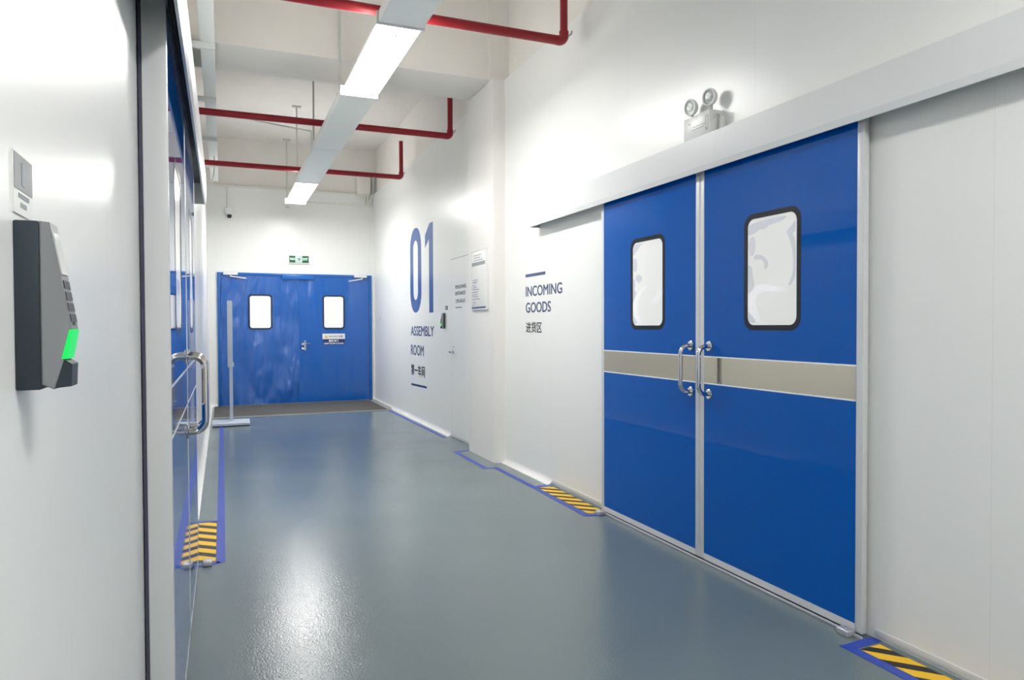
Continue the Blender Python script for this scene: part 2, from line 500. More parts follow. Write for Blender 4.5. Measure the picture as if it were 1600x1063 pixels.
def sliding_leaf(n, side, y0, y1, wy0, wy1, handle_y, film, label):
    """one leaf; d is the distance out from the wall face"""
    P = (lambda d: XR - d) if side == 'right' else (lambda d: XL + 0.025 + d)
    s = -1 if side == 'right' else 1
    root = thing('door_%d' % n, (P(0.025), (y0 + y1) / 2, 0.0), label, 'sliding door', kind='structure')
    zt, zb = 2.255, 0.012
    D0 = 0.022 if side == 'right' else -0.013
    f = bmesh.new()
    # core and aluminium edge profiles
    box(f, P(D0), P(0.0497), y0, y0 + 0.036, zb, zt, bev=0.003)
    box(f, P(D0), P(0.0497), y1 - 0.036, y1, zb, zt, bev=0.003)
    box(f, P(D0), P(0.0495), y0 + 0.036, y1 - 0.036, zb, 0.046)
    box(f, P(D0), P(0.0495), y0 + 0.036, y1 - 0.036, zt - 0.03, zt)
    fr = obj('edge_profile', f, M['alu_white'], root, 'pale aluminium edging')
    if side == 'left':
        obj('gap_shade_strip', Bx(P(-0.022), P(-0.013), y0 + 0.004, y0 + 0.03, zb, zt), M['shade'], root, 'slate violet strip painting the shaded gap')  # strip added to paint the shaded gap behind the leaf
    panel = bmesh.new()
    outer = [(y0 + 0.036, 0.046), (y1 - 0.036, 0.046), (y1 - 0.036, zt - 0.03), (y0 + 0.036, zt - 0.03)]
    box(panel, P(0.024), P(0.049), y0 + 0.036, y1 - 0.036, 0.046, 0.985)
    box(panel, P(0.024), P(0.0485), y0 + 0.036, y1 - 0.036, 0.985, 1.126)
    # upper part of the panel with the window hole
    a0, a1 = y0 + 0.036, y1 - 0.036
    i0, i1, j0, j1 = wy0 + 0.021, wy1 - 0.021, 1.294, 1.829
    box(panel, P(0.024), P(0.049), a0, i0, 1.126, zt - 0.03)
    box(panel, P(0.024), P(0.049), i1, a1, 1.126, zt - 0.03)
    box(panel, P(0.024), P(0.049), i0, i1, 1.126, j0)
    box(panel, P(0.024), P(0.049), i0, i1, j1, zt - 0.03)
    obj('leaf_panel', panel, M['blue'], root, 'glossy blue laminate', smooth=False)
    bd = Bx(P(0.0485), P(0.0494), a0, a1, 0.985, 1.126)
    band = obj('kick_band', bd, M['steel'], root, 'brushed steel push band')
    tr = bmesh.new()
    box(tr, P(0.049), P(0.0503), a0, a1, 0.979, 0.986)
    box(tr, P(0.049), P(0.0503), a0, a1, 1.125, 1.132)
    obj('band_edging', tr, M['white_ink'], band)
    wz0, wz1 = 1.273, 1.85
    O = rrect(wy0, wy1, wz0, wz1, 0.062)
    I = rrect(wy0 + 0.026, wy1 - 0.026, wz0 + 0.026, wz1 - 0.026, 0.042)
    g = ring_prism(bmesh.new(), O, I, 0, P(0.035), P(0.0496))
    wf = obj('window_frame', g, M['gasket'], root, 'dark rounded window gasket')
    pane = prism(bmesh.new(), rrect(wy0 + 0.02, wy1 - 0.02, wz0 + 0.02, wz1 - 0.02, 0.045), 0, P(0.032), P(0.0477))
    po = obj('window_pane', pane, M['frost'], wf, 'frosted pane')
    cy, sh = 0, 0
    base = FILM[film]
    ref0, ref1 = (3.552, 3.942) if film == 'far' else (2.485, 2.868)
    clip0, clip1, cz0, cz1 = wy0 + 0.027, wy1 - 0.027, wz0 + 0.03, wz1 - 0.03
    for mi, (mn, polys) in enumerate(base):
        fb = bmesh.new()
        for poly in polys:
            q = []
            for _ in range(2):       # round the corners of the cut film
                poly = [p for a, b in zip(poly, poly[1:] + poly[:1]) for p in
                        ((a[0] * .75 + b[0] * .25, a[1] * .75 + b[1] * .25), (a[0] * .25 + b[0] * .75, a[1] * .25 + b[1] * .75))]
            for (yy, zz) in poly:
                t = (yy - ref0) / (ref1 - ref0)
                yy2 = wy0 + t * (wy1 - wy0)
                q.append((min(max(yy2, clip0), clip1), min(max(zz, cz0), cz1)))
            prism(fb, q, 0, P(0.0476), P(0.0479 + 0.0002 * mi))
        obj('film_pattern', fb, M[mn], wf)
    # D handle
    hb = bmesh.new()
    z0, z1 = (0.925, 1.185) if side == 'right' else (0.875, 1.18)
    tube(hb, path([(P(0.05), handle_y, z0), (P(0.118), handle_y, z0), (P(0.118), handle_y, z1), (P(0.05), handle_y, z1)], 0.045), 0.012 if side == 'right' else 0.014)
    h = obj('pull_handle', hb, M['chrome'], root, 'polished D-shaped pull handle')
    for zz in (z0, z1):
        obj('rosette', lathe(bmesh.new(), [(0, 0.028), (0.004, 0.028), (0.007, 0.024), (0.007, 0.0)], (P(0.049), handle_y, zz), (s, 0, 0)), M['chrome'], h)
    return root

sliding_leaf(1, 'right', 3.226, 4.32, 3.556, 3.94, 3.305, 'far', 'blue sliding door leaf nearer the INCOMING GOODS lettering, right side')
sliding_leaf(2, 'right', 2.145, 3.222, 2.487, 2.867, 3.143, 'near', 'blue sliding door leaf closest to the camera on the right')
sliding_leaf(3, 'left', 3.226, 4.27, 3.556, 3.94, 3.305, 'far', 'farther of the two glossy blue sliding leaves on the left, seen edge-on')
sliding_leaf(4, 'left', 2.2, 3.222, 2.487, 2.867, 3.143, 'near', 'nearer of the two glossy blue sliding leaves on the left, white edge facing us')

def header(side, y0, y1, label):
    P = (lambda d: XR - d) if side == 'right' else (lambda d: XL + 1.2 * d)
    root = thing('sliding_door_header', (P(0), (y0 + y1) / 2, 2.125), label, 'door header')
    # cover: top, face with a chamfered lower lip, end cap
    prof = [(0, 2.317), (0.1, 2.317), (0.1, 2.156), (0.095, 2.127), (0.088, 2.127), (0.0905, 2.157), (0.0905, 2.306), (0, 2.306)]
    c = prism(bmesh.new(), [(P(a), b) for a, b in prof], 1, y0, y1)
    obj('cover', c, M['header'], root, smooth=False)
    for ya, yb in ((y1 - 0.004, y1 + 0.003), (y0 - 0.003, y0 + 0.004)):
        e = prism(bmesh.new(), [(P(a), b) for a, b in [(0, 2.319), (0.101, 2.319), (0.101, 2.156), (0.096, 2.125), (0, 2.125)]], 1, ya, yb)
        obj('end_cap', e, M['header'], root, smooth=False)
    t = bmesh.new()
    box(t, P(0.0), P(0.006), y0 + 0.01, y1 - 0.01, 2.258, 2.30)
    box(t, P(0.006), P(0.07), y0 + 0.01, y1 - 0.01, 2.262, 2.30)
    obj('track_rail', t, M['header_in'], root, 'dark inner running rail')
    return root
header('right', 0.85, 5.45, 'long white sliding door track cover above the right blue doors')
header('left', 0.95, 5.2, 'white sliding door track cover with dark underside, left wall')

# sill guide rails and floor guides
for side, y0, y1, lab in (('right', 2.13, 4.34, 'thin aluminium floor rail at the foot of the right sliding doors'),
                          ('left', 2.19, 4.29, 'thin aluminium floor rail at the foot of the left sliding doors')):
    P = (lambda d: XR - d) if side == 'right' else (lambda d: XL + d)
    bm = bmesh.new()
    box(bm, P(0.058), P(0.072), y0, y1, 0.0, 0.011, bev=0.003)
    o = obj('floor_rail', bm, M['alu'])
    tag(o, lab, 'floor rail')
for side, y, off, lab in (('right', 4.245, 0.0, 'small metal floor stop at the striped patch beyond the right doors'),
                     ('right', 2.195, -0.018, 'small shiny floor stop at the near corner of the right doors'),
                     ('left', 4.18, 0.02, 'small metal floor stop below the striped patch on the left')):
    P = (lambda d: XR - d) if side == 'right' else (lambda d: XL + d)
    k = off
    t = thing('floor_stop', (P(0.07), y, 0), lab, 'door stop', 'floor guide stops of the sliding doors')
    obj('stop_block', Bx(P(0.078 + k), P(0.126 + k), y - 0.03, y + 0.03, 0.0, 0.028, bev=0.006, seg=3), M['alu'], t)
    obj('stop_screw', lathe(bmesh.new(), [(0, 0.005), (0.002, 0.004), (0.002, 0)], (P(0.102 + k), y, 0.028), (0, 0, 1), 12), M['chrome'], t)

# ------------------------------------------------------------------ end double door
FY = YE
def frame_bm():
    bm = bmesh.new()
    box(bm, -0.07, -0.025, FY - 0.03, FY, 0, 2.195, bev=0.003)
    box(bm, 2.395, 2.44, FY - 0.03, FY, 0, 2.195, bev=0.003)
    box(bm, -0.025, 2.395, FY - 0.03, FY, 2.15, 2.195, bev=0.003)
    return bm
fr = obj('trim_door_frame', frame_bm(), M['blue_trim'])
fr['kind'] = 'structure'
obj('closing_coordinator', Bx(0.94, 1.455, FY - 0.06, FY - 0.03, 2.095, 2.175, bev=0.004), M['blue_trim'], fr, 'blue box over the meeting edges')

def end_leaf(n, x0, x1, wx0, wx1, label, closer_x, arm_to):
    root = thing('door_%d' % n, ((x0 + x1) / 2, FY - 0.01, 0.0), label, 'door', kind='structure')
    bm = bmesh.new()
    y0, y1 = FY - 0.018, FY - 0.001
    wz0, wz1 = 1.26, 1.838
    box(bm, x0, x1, y0, y1, 0.012, wz0 + 0.01, bev=0)
    box(bm, x0, x1, y0, y1, wz1 - 0.01, 2.148)
    box(bm, x0, wx0 + 0.01, y0, y1, wz0 + 0.01, wz1 - 0.01)
    box(bm, wx1 - 0.01, x1, y0, y1, wz0 + 0.01, wz1 - 0.01)
    obj('leaf_panel', bm, M['blue_dented'] if n == 5 else M['blue_end'], root, smooth=False)
    g = ring_prism(bmesh.new(), rrect(wx0, wx1, wz0, wz1, 0.055), rrect(wx0 + 0.02, wx1 - 0.02, wz0 + 0.02, wz1 - 0.02, 0.04), 1, FY - 0.03, FY - 0.004)
    wf = obj('window_frame', g, M['gasket'], root)
    obj('window_pane', prism(bmesh.new(), rrect(wx0 + 0.015, wx1 - 0.015, wz0 + 0.015, wz1 - 0.015, 0.04), 1, FY - 0.016, FY - 0.006), M['frost'], wf)
    c = obj('door_closer', Bx(closer_x - 0.11, closer_x + 0.11, FY - 0.08, FY - 0.03, 2.15, 2.19, bev=0.006), M['white_pl'], root, 'white closer body')
    a = bmesh.new()
    m_ = closer_x + (0.0 if arm_to > closer_x else 0.03)
    tube(a, [(m_, FY - 0.055, 2.152), (m_, FY - 0.055, 2.125)], 0.012, 10)
    tube(a, [(m_, FY - 0.058, 2.128), (arm_to, FY - 0.035, 2.10 if n == 5 else 2.085)], 0.009, 10)
    obj('closer_arm', a, M['white_pl'], c)
    return root
dl = end_leaf(5, -0.022, 1.1985, 0.405, 0.775, 'left leaf of the blue double door closing the corridor', 0.135, 0.38)
dr = end_leaf(6, 1.2, 2.392, 1.6, 1.968, 'right leaf of the blue double door closing the corridor, with lever handle', 2.24, 2.04)
pl = lathe(bmesh.new(), [(0, 0.02), (0.012, 0.02), (0.012, 0)], (1.262, FY - 0.018, 1.005), (0, -1, 0), 18)
h = obj('lever_handle', tube(pl, path([(1.262, FY - 0.02, 1.005), (1.262, FY - 0.065, 1.005), (1.385, FY - 0.065, 1.01)], 0.012), 0.009, 12), M['chrome'], dr, 'chrome lever')
obj('lock_cylinder', lathe(bmesh.new(), [(0, 0.022), (0.02, 0.022), (0.022, 0.018), (0.022, 0)], (1.262, FY - 0.018, 0.925), (0, -1, 0), 18), M['chrome'], dr)
obj('back_plate', prism(bmesh.new(), rrect(1.285, 1.318, 0.895, 1.065, 0.016), 1, FY - 0.023, FY - 0.017), M['chrome'], dr)
# threshold strip under the end door
o = obj('trim_threshold', Bx(-0.03, 2.4, FY - 0.04, FY - 0.02, 0.0, 0.008), M['alu']); o['kind'] = 'structure'

# ------------------------------------------------------------------ personnel door in the right wall
root = thing('door_7', (XR, 7.45, 0), 'flush white personnel door in the right wall beside the column', 'door', kind='structure')
bm = bmesh.new()
box(bm, XR - 0.004, XR, 6.99, 7.94, 0.06, 2.075)
obj('leaf_panel', bm, M['wall_r'], root, smooth=False)
bm = bmesh.new()
box(bm, XR - 0.0025, XR - 0.0005, 6.985, 7.955, 2.076, 2.082)
box(bm, XR - 0.0025, XR - 0.0005, 7.941, 7.947, 0.0, 2.082)
obj('door_gap', bm, M['grey_ink'], root)
bm = bmesh.new()
box(bm, XR - 0.007, XR, 6.99, 7.965, 0.004, 0.045, bev=0.002)
obj('bottom_strip', bm, M['alu_white'], root)
bm = tube(bmesh.new(), path([(XR - 0.002, 7.87, 1.0), (XR - 0.06, 7.87, 1.0), (XR - 0.06, 7.75, 1.0)], 0.02), 0.009, 12)
h = obj('lever_handle', bm, M['chrome'], root, 'chrome lever')
obj('rosette', lathe(bmesh.new(), [(0, 0.027), (0.006, 0.027), (0.008, 0.02), (0.008, 0)], (XR - 0.003, 7.87, 1.0), (-1, 0, 0)), M['chrome'], h)
obj('keyhole', lathe(bmesh.new(), [(0, 0.008), (0.003, 0.008), (0.003, 0)], (XR - 0.003, 7.87, 1.06), (-1, 0, 0), 12), M['gasket'], root)

# ------------------------------------------------------------------ wall lettering
U, UP, N = (0, -1, 0), (0, 0, 1), (-1, 0, 0)
XW = XR - 0.0002
def bar(bm, ya, za, yb, zb_, t, X=XW, th=0.0008):
    """thin rule between two points on the right wall"""
    d = Vector((yb - ya, zb_ - za)); d.normalize()
    p = Vector((-d.y, d.x)) * t / 2
    pts = [(ya + p.x, za + p.y), (yb + p.x, zb_ + p.y), (yb - p.x, zb_ - p.y), (ya - p.x, za - p.y)]
    return prism(bm, pts, 0, X, X - th)
def pill(bm, y0, y1, z0, z1, X=XW, th=0.0008):
    return prism(bm, rrect(min(y0, y1), max(y0, y1), z0, z1, min(abs(y1 - y0), z1 - z0) / 2 - 1e-4, 8), 0, X, X - th)

t = thing('wall_lettering', (XR, 9.3, 1.3), 'large blue 01 ASSEMBLY ROOM lettering on the far right wall', 'sign')
bm = bmesh.new()
outer = rrect(9.30, 9.90, 1.49, 2.66, 0.28, 10)
inner = rrect(9.475, 9.725, 1.665, 2.485, 0.12, 10)
ring_prism(bm, outer, inner, 0, XW, XW - 0.0008)
obj('numeral_zero', bm, M['blue01'], t)
bm = bmesh.new()
prism(bm, [(8.72, 1.475), (8.91, 1.475), (8.91, 2.43), (9.10, 2.33), (9.10, 2.50), (8.88, 2.63), (8.72, 2.63)], 0, XW, XW - 0.0008)
obj('numeral_one', bm, M['blue01'], t)
obj('lettering', lettering(bmesh.new(), 'ASSEMBLY', (XW, 9.887, 1.167), U, UP, N, 1.19, 0.135, 0.012), M['navy'], t)
obj('lettering', lettering(bmesh.new(), 'ROOM', (XW, 9.887, 0.895), U, UP, N, 0.69, 0.145, 0.012), M['navy'], t)
obj('lettering', lettering(bmesh.new(), '第一车间', (XW, 9.887, 0.61), U, UP, N, 0.74, 0.155, 0.018), M['black'], t)
obj('rule', bar(bmesh.new(), 9.88, 0.475, 9.06, 0.49, 0.028), M['navy'], t)

t = thing('wall_lettering', (XR, 5.4, 1.5), 'INCOMING GOODS lettering with blue rule on the right wall near the sliding doors', 'sign')
obj('rule', bar(bmesh.new(), 5.76, 1.74, 5.345, 1.74, 0.026), M['slate'], t)
obj('lettering', lettering(bmesh.new(), 'INCOMING', (XW, 5.755, 1.556), U, UP, N, 0.725, 0.09, 0.014), M['slate'], t)
obj('lettering', lettering(bmesh.new(), 'GOODS', (XW, 5.755, 1.414), U, UP, N, 0.515, 0.09, 0.014), M['slate'], t)
obj('lettering', lettering(bmesh.new(), '进货区', (XW, 5.753, 1.24), U, UP, N, 0.335, 0.094, 0.012), M['black'], t)

t = thing('wall_lettering', (XR - 0.004, 7.6, 1.6), 'small PERSONNEL ENTRANCE lettering on the white door beside the column', 'sign')
XD = XR - 0.0041
obj('lettering', lettering(bmesh.new(), 'PERSONNEL', (XD, 7.785, 1.726), U, UP, N, 0.40, 0.04, 0.008), M['black'], t)
obj('lettering', lettering(bmesh.new(), 'ENTRANCE', (XD, 7.785, 1.652), U, UP, N, 0.36, 0.042, 0.008), M['black'], t)
obj('lettering', lettering(bmesh.new(), '工作人员入口', (XD, 7.785, 1.563), U, UP, N, 0.35, 0.046, 0.014), M['black'], t)
obj('rule', bar(bmesh.new(), 7.785, 1.512, 7.56, 1.512, 0.009, XD), M['black'], t)

# ------------------------------------------------------------------ notice board on the column
t = thing('notice_board', (2.37, 6.6, 1.45), 'tall white framed notice hanging on the column', 'notice board')
b0, b1, z0, z1 = 6.365, 6.84, 1.462, 2.055
obj('board', Bx(2.37, 2.352, b0, b1, z0, z1, bev=0.003), M['white_pl'], t)
fbm = ring_prism(bmesh.new(), [(b0, z0), (b1, z0), (b1, z1), (b0, z1)], [(b0 + 0.035, z0 + 0.012), (b1 - 0.012, z0 + 0.012), (b1 - 0.012, z1 - 0.012), (b0 + 0.035, z1 - 0.012)], 0, 2.353, 2.348)
obj('frame', fbm, M['white_pl'], t)
bm = Bx(2.3518, 2.351, b0 + 0.06, b1 - 0.03, 1.90, 1.935)
obj('heading_bar', bm, M['grey_ink'], t)
bm = bmesh.new(); split = False
for zz, a, b in ((2.0, .32, .1), (1.975, .3, .12), (1.95, .3, .05), (1.755, .35, .2), (1.735, .34, .2), (1.725, .3, .26), (1.70, .34, .26), (1.68, .34, .24), (1.66, .33, .16),
                 (1.635, .35, .18), (1.61, .34, .2), (1.59, .34, .19), (1.565, .34, .14), (1.53, .33, .26), (1.51, .33, .28)):
    if zz < 1.94 and not split:
        obj('heading_rows', bm, M['grey_ink'], t); bm = bmesh.new(); split = True
    box(bm, 2.3518, 2.3512, b0 + 0.075 + b, b0 + 0.075 + a, zz, zz + 0.007)
obj('text_rows', bm, M['grey_ink'], t)
bm = bmesh.new()
for i in range(8):
    zz = 1.50 + i * 0.033
    obj('row_marker', Bx(2.3518, 2.3512, b1 - 0.055, b1 - 0.04, zz, zz + 0.01), M['grey_ink'], t)
obj('footer_bar', Bx(2.3518, 2.351, b0 + 0.045, b1 - 0.02, 1.474, 1.49), M['navy'], t)

# ------------------------------------------------------------------ access readers and their tags
def reader(side, y_near, z0, label, flip=False):
    """wedge shaped reader; profile in (distance from wall, height)"""
    P = (lambda d: XR - d) if side == 'right' else (lambda d: XL + d)
    s = 1
    W = 0.044
    y0, y1 = (y_near, y_near + W)
    t = thing('access_reader', (P(0), (y0 + y1) / 2, z0), label, 'access reader', 'wall access readers')
    H = 0.187
    obj('back_housing', Bx(P(0), P(0.024), y0, y1, z0, z0 + H, bev=0.002), M['reader_dark'], t, 'dark slate back shell')
    prof = [(0.024, 0.006), (0.036, 0.0), (0.046, 0.034), (0.0535, 0.068), (0.044, 0.128), (0.034, H - 0.001), (0.024, H)]
    bm = prism(bmesh.new(), [(P(a), z0 + b) for a, b in prof], 1, y0 + 0.001, y1 - 0.001)
    bmesh.ops.bevel(bm, geom=[e for e in bm.edges if abs(e.verts[0].co.y - e.verts[1].co.y) < 1e-6], offset=0.0015, segments=2, affect='EDGES')
    body = obj('front_cover', bm, M['reader_grey'], t, 'silver grey wedge front')
    def on(zf):      # distance of the sloping front at height fraction
        for (a0, b0_), (a1, b1_) in zip(prof[1:-1], prof[2:]):
            if b0_ <= zf <= b1_: return a0 + (a1 - a0) * (zf - b0_) / (b1_ - b0_)
        return 0.03
    def patch(bm, ya, yb, za, zb_, out=0.0012):
        pts = [(on(za) - 0.002, za), (on(za) + out, za), (on(zb_) + out, zb_), (on(zb_) - 0.002, zb_)]
        return prism(bm, [(P(a), z0 + b) for a, b in pts], 1, ya, yb)
    obj('screen', patch(bmesh.new(), y0 + 0.005, y1 - 0.005, 0.129, 0.175), M['screen'], t, 'pale display')
    k = bmesh.new()
    for i in range(4):
        for j in range(3):
            patch(k, y0 + 0.006 + j * 0.011, y0 + 0.006 + j * 0.011 + 0.0095, 0.122 - i * 0.0125 - 0.009, 0.122 - i * 0.0125)
    patch(k, y0 + 0.018, y0 + 0.026, 0.072, 0.077)
    obj('keypad', k, M['reader_key'], t, 'grey number keys')
    bm = prism(bmesh.new(), [(P(a), z0 + b) for a, b in [(0.0435, 0.034), (0.0492, 0.034), (0.0550, 0.067), (0.0515, 0.067)]], 1, y0 + 0.0005, y1 - 0.004)
    obj('status_light', bm, M['led'], t, 'glowing green strip')
    bm = prism(bmesh.new(), [(P(a), z0 + b) for a, b in [(0.034, 0.001), (0.0525, 0.003), (0.0535, 0.028), (0.045, 0.034), (0.042, 0.03)]], 1, y0 + 0.003, y1 - 0.006)
    obj('sensor_base', bm, M['reader_dark'], t, 'dark fingerprint sensor block')
    return t
reader('left', 0.92, 1.231, 'dark grey access reader with glowing green light on the near left wall')
# the far one stands on the opposite wall
def tag_plate(side, y0, y1, z0, z1, label):
    P = (lambda d: XR - d) if side == 'right' else (lambda d: XL + d)
    t = thing('door_tag', (P(0), (y0 + y1) / 2, z0), label, 'sign', 'small tags above the readers')
    obj('plate', Bx(P(0), P(0.0015), y0, y1, z0, z1), M['white_pl'], t)
    zm = z0 + (z1 - z0) * 0.40
    obj('picture_field', Bx(P(0.0014), P(0.002), y0 + 0.002, y1 - 0.002, zm, z1 - 0.002), M['reader_grey'], t, 'grey square')
    m_ = (y0 + y1) / 2
    bm = prism(bmesh.new(), rrect(m_ - 0.009, m_ + 0.009, zm + 0.006, z1 - 0.009, 0.004), 0, P(0.0019), P(0.0024))
    obj('pictogram', bm, M['grey_ink'], t)
    bm = bmesh.new()
    box(bm, P(0.0014), P(0.002), m_ - 0.022, m_ + 0.024, z0 + 0.019, z0 + 0.024)
    box(bm, P(0.0014), P(0.002), m_ - 0.014, m_ + 0.012, z0 + 0.009, z0 + 0.014)
    obj('caption', bm, M['grey_ink'], t)
tag_plate('left', 0.921, 1.004, 1.427, 1.496, 'small tag with a grey square above the near left reader')
reader('right', 8.20, 1.27, 'small access reader between ASSEMBLY ROOM lettering and the white door')
t = thing('door_tag', (XR, 8.17, 1.49), 'tiny dark tag above the far right reader', 'sign', 'small tags above the readers')
obj('plate', Bx(XR, XR - 0.002, 8.10, 8.19, 1.497, 1.54), M['gasket'], t)
obj('pictogram', Bx(XR - 0.0019, XR - 0.0026, 8.125, 8.165, 1.507, 1.53), M['white_pl'], t)

# light switch like hook at the far end of the right wall
t = thing('wall_hook', (XR, 12.0, 1.38), 'tiny metal wall hook at the far end of the right wall', 'hook')
obj('plate', Bx(XR, XR - 0.004, 11.985, 12.03, 1.40, 1.46, bev=0.001), M['galv'], t)
obj('hook', tube(bmesh.new(), path([(XR - 0.003, 12.0, 1.41), (XR - 0.035, 12.0, 1.395), (XR - 0.045, 12.0, 1.42)], 0.008), 0.004, 8), M['galv'], t)

# ------------------------------------------------------------------ notice sign on the end door
t = thing('notice_sign', (1.78, FY - 0.02, 0.98), 'NOTICE sign stuck below the right window of the blue end door', 'sign')
Y0 = FY - 0.018
obj('upper_plate', Bx(1.592, 1.972, Y0, Y0 - 0.002, 1.085, 1.178), M['white_pl'], t, 'white upper strip')
obj('lower_plate', Bx(1.60, 1.965, Y0, Y0 - 0.0018, 0.985, 1.084), M['sign_navy'], t, 'navy lower strip')
ux, nn = (1, 0, 0), (0, -1, 0)
obj('warning_triangle', prism(bmesh.new(), [(1.622, 1.103), (1.684, 1.103), (1.653, 1.158)], 1, Y0 - 0.002, Y0 - 0.0028), M['amber'], t)
obj('lettering', lettering(bmesh.new(), 'NOTICE 注意', (1.70, Y0 - 0.002, 1.112), ux, UP, nn, 0.235, 0.036, 0.01), M['navy'], t)
obj('lettering', lettering(bmesh.new(), '随手关门', (1.70, Y0 - 0.0018, 1.033), ux, UP, nn, 0.16, 0.042, 0.02), M['white_ink'], t)
bm = lettering(bmesh.new(), 'KEEP DOOR CLOSED', (1.62, Y0 - 0.0018, 0.997), ux, UP, nn, 0.33, 0.024, 0.02)
obj('lettering', bm, M['white_ink'], t)

# ------------------------------------------------------------------ exit sign
t = thing('exit_sign', (1.215, YE, 2.37), 'green lit EXIT sign over the blue end door', 'exit sign')
obj('housing', Bx(1.045, 1.385, YE - 0.03, YE, 2.365, 2.51, bev=0.004), M['white_pl'], t)
obj('face', Bx(1.057, 1.373, YE - 0.032, YE - 0.029, 2.383, 2.498), M['exit_green'], t, 'dark green face')
YF = YE - 0.032
obj('lit_field', Bx(1.158, 1.266, YF, YF - 0.001, 2.39, 2.494), M['exit_white'], t)
bm = bmesh.new()      # running figure leaving through a doorway
prism(bm, rrect(1.226, 1.244, 2.462, 2.48, 0.0085, 5), 1, YF - 0.001, YF - 0.002)
for q in ([(1.232, 2.46), (1.212, 2.458), (1.203, 2.43), (1.213, 2.425), (1.228, 2.44)],
          [(1.212, 2.458), (1.186, 2.452), (1.177, 2.436), (1.185, 2.434), (1.193, 2.445), (1.212, 2.447)],
          [(1.228, 2.452), (1.242, 2.44), (1.256, 2.444), (1.255, 2.436), (1.24, 2.43), (1.226, 2.44)],
          [(1.205, 2.432), (1.19, 2.415), (1.17, 2.412), (1.17, 2.403), (1.195, 2.404), (1.216, 2.428)],
          [(1.212, 2.432), (1.226, 2.415), (1.222, 2.394), (1.232, 2.394), (1.238, 2.418), (1.222, 2.434)]):
    prism(bm, q, 1, YF - 0.001, YF - 0.002)
obj('running_figure', bm, M['exit_green'], t)
obj('lettering', lettering(bmesh.new(), '安全出口', (1.068, YF, 2.425), ux, UP, nn, 0.085, 0.042, 0.02, 0.001), M['exit_white'], t)
bm = lettering(bmesh.new(), 'EXIT', (1.276, YF, 2.425), ux, UP, nn, 0.085, 0.042, 0.015, 0.001)
obj('lettering', bm, M['exit_white'], t)

# ------------------------------------------------------------------ emergency light above the right header
t = thing('emergency_light', (XR, 3.24, 2.32), 'white twin-head emergency light on the right wall above the track cover', 'emergency light')
obj('housing', Bx(XR - 0.004, XR - 0.078, 3.105, 3.335, 2.322, 2.452, bev=0.006), M['white_pl'], t)
obj('mount_plate', Bx(XR, XR - 0.004, 3.09, 3.33, 2.33, 2.45), M['white_pl'], t)
bm = bmesh.new()
fx = XR - 0.078
box(bm, fx, fx - 0.0006, 3.155, 3.26, 2.372, 2.375)
box(bm, fx, fx - 0.0006, 3.145, 3.25, 2.386, 2.389)
prism(bm, [(3.287, 2.408), (3.272, 2.408), (3.2795, 2.42)], 0, fx, fx - 0.0006)
obj('markings', bm, M['grey_ink'], t)
bm = ring_prism(bmesh.new(), rrect(3.118, 3.138, 2.345, 2.425, 0.003, 3), rrect(3.120, 3.136, 2.347, 2.423, 0.002, 3), 0, fx, fx - 0.001)
obj('test_window', bm, M['grey_ink'], t)
obj('test_button', lathe(bmesh.new(), [(0, 0.003), (0.002, 0.003), (0.002, 0)], (fx, 3.128, 2.355), (-1, 0, 0), 10), M['gasket'], t)
obj('plug_socket', Bx(XR, XR - 0.03, 3.068, 3.098, 2.335, 2.415, bev=0.008, seg=3), M['white_pl'], t)
cable = tube(bmesh.new(), path([(XR - 0.02, 3.083, 2.41), (XR - 0.03, 3.083, 2.432), (XR - 0.045, 3.092, 2.43), (XR - 0.05, 3.107, 2.40)], 0.006), 0.004, 8)
obj('power_lead', cable, M['white_pl'], t)
for hy, hz, ax in ((3.30, 2.515, (-1, -0.1, -0.12)), (3.135, 2.525, (-1, -0.16, -0.10))):
    A = Vector(ax).normalized()
    c = Vector((XR - 0.052, hy, hz))
    head = obj('lamp_head', lathe(bmesh.new(), [(-0.03, 0.0), (-0.029, 0.018), (-0.02, 0.036), (-0.004, 0.0455), (0.010, 0.047), (0.013, 0.0455), (0.013, 0.038), (0.006, 0.037), (0.0055, 0.0)], c, A, 32), M['white_pl'], t, 'round swivel head')
    obj('reflector', lathe(bmesh.new(), [(0.006, 0.037), (0.009, 0.035), (0.008, 0.024), (0.006, 0.0)], c, A, 32), M['lamp_grey'], head)
    obj('lens', lathe(bmesh.new(), [(0.006, 0.024), (0.011, 0.022), (0.014, 0.012), (0.015, 0)], c, A, 24), M['reflector'], head)
    obj('swivel_joint', tube(bmesh.new(), [(c.x + 0.006, hy - 0.004, 2.448), (c.x + 0.006, hy - 0.004, hz - 0.034)], 0.007, 12), M['lamp_grey'], head)

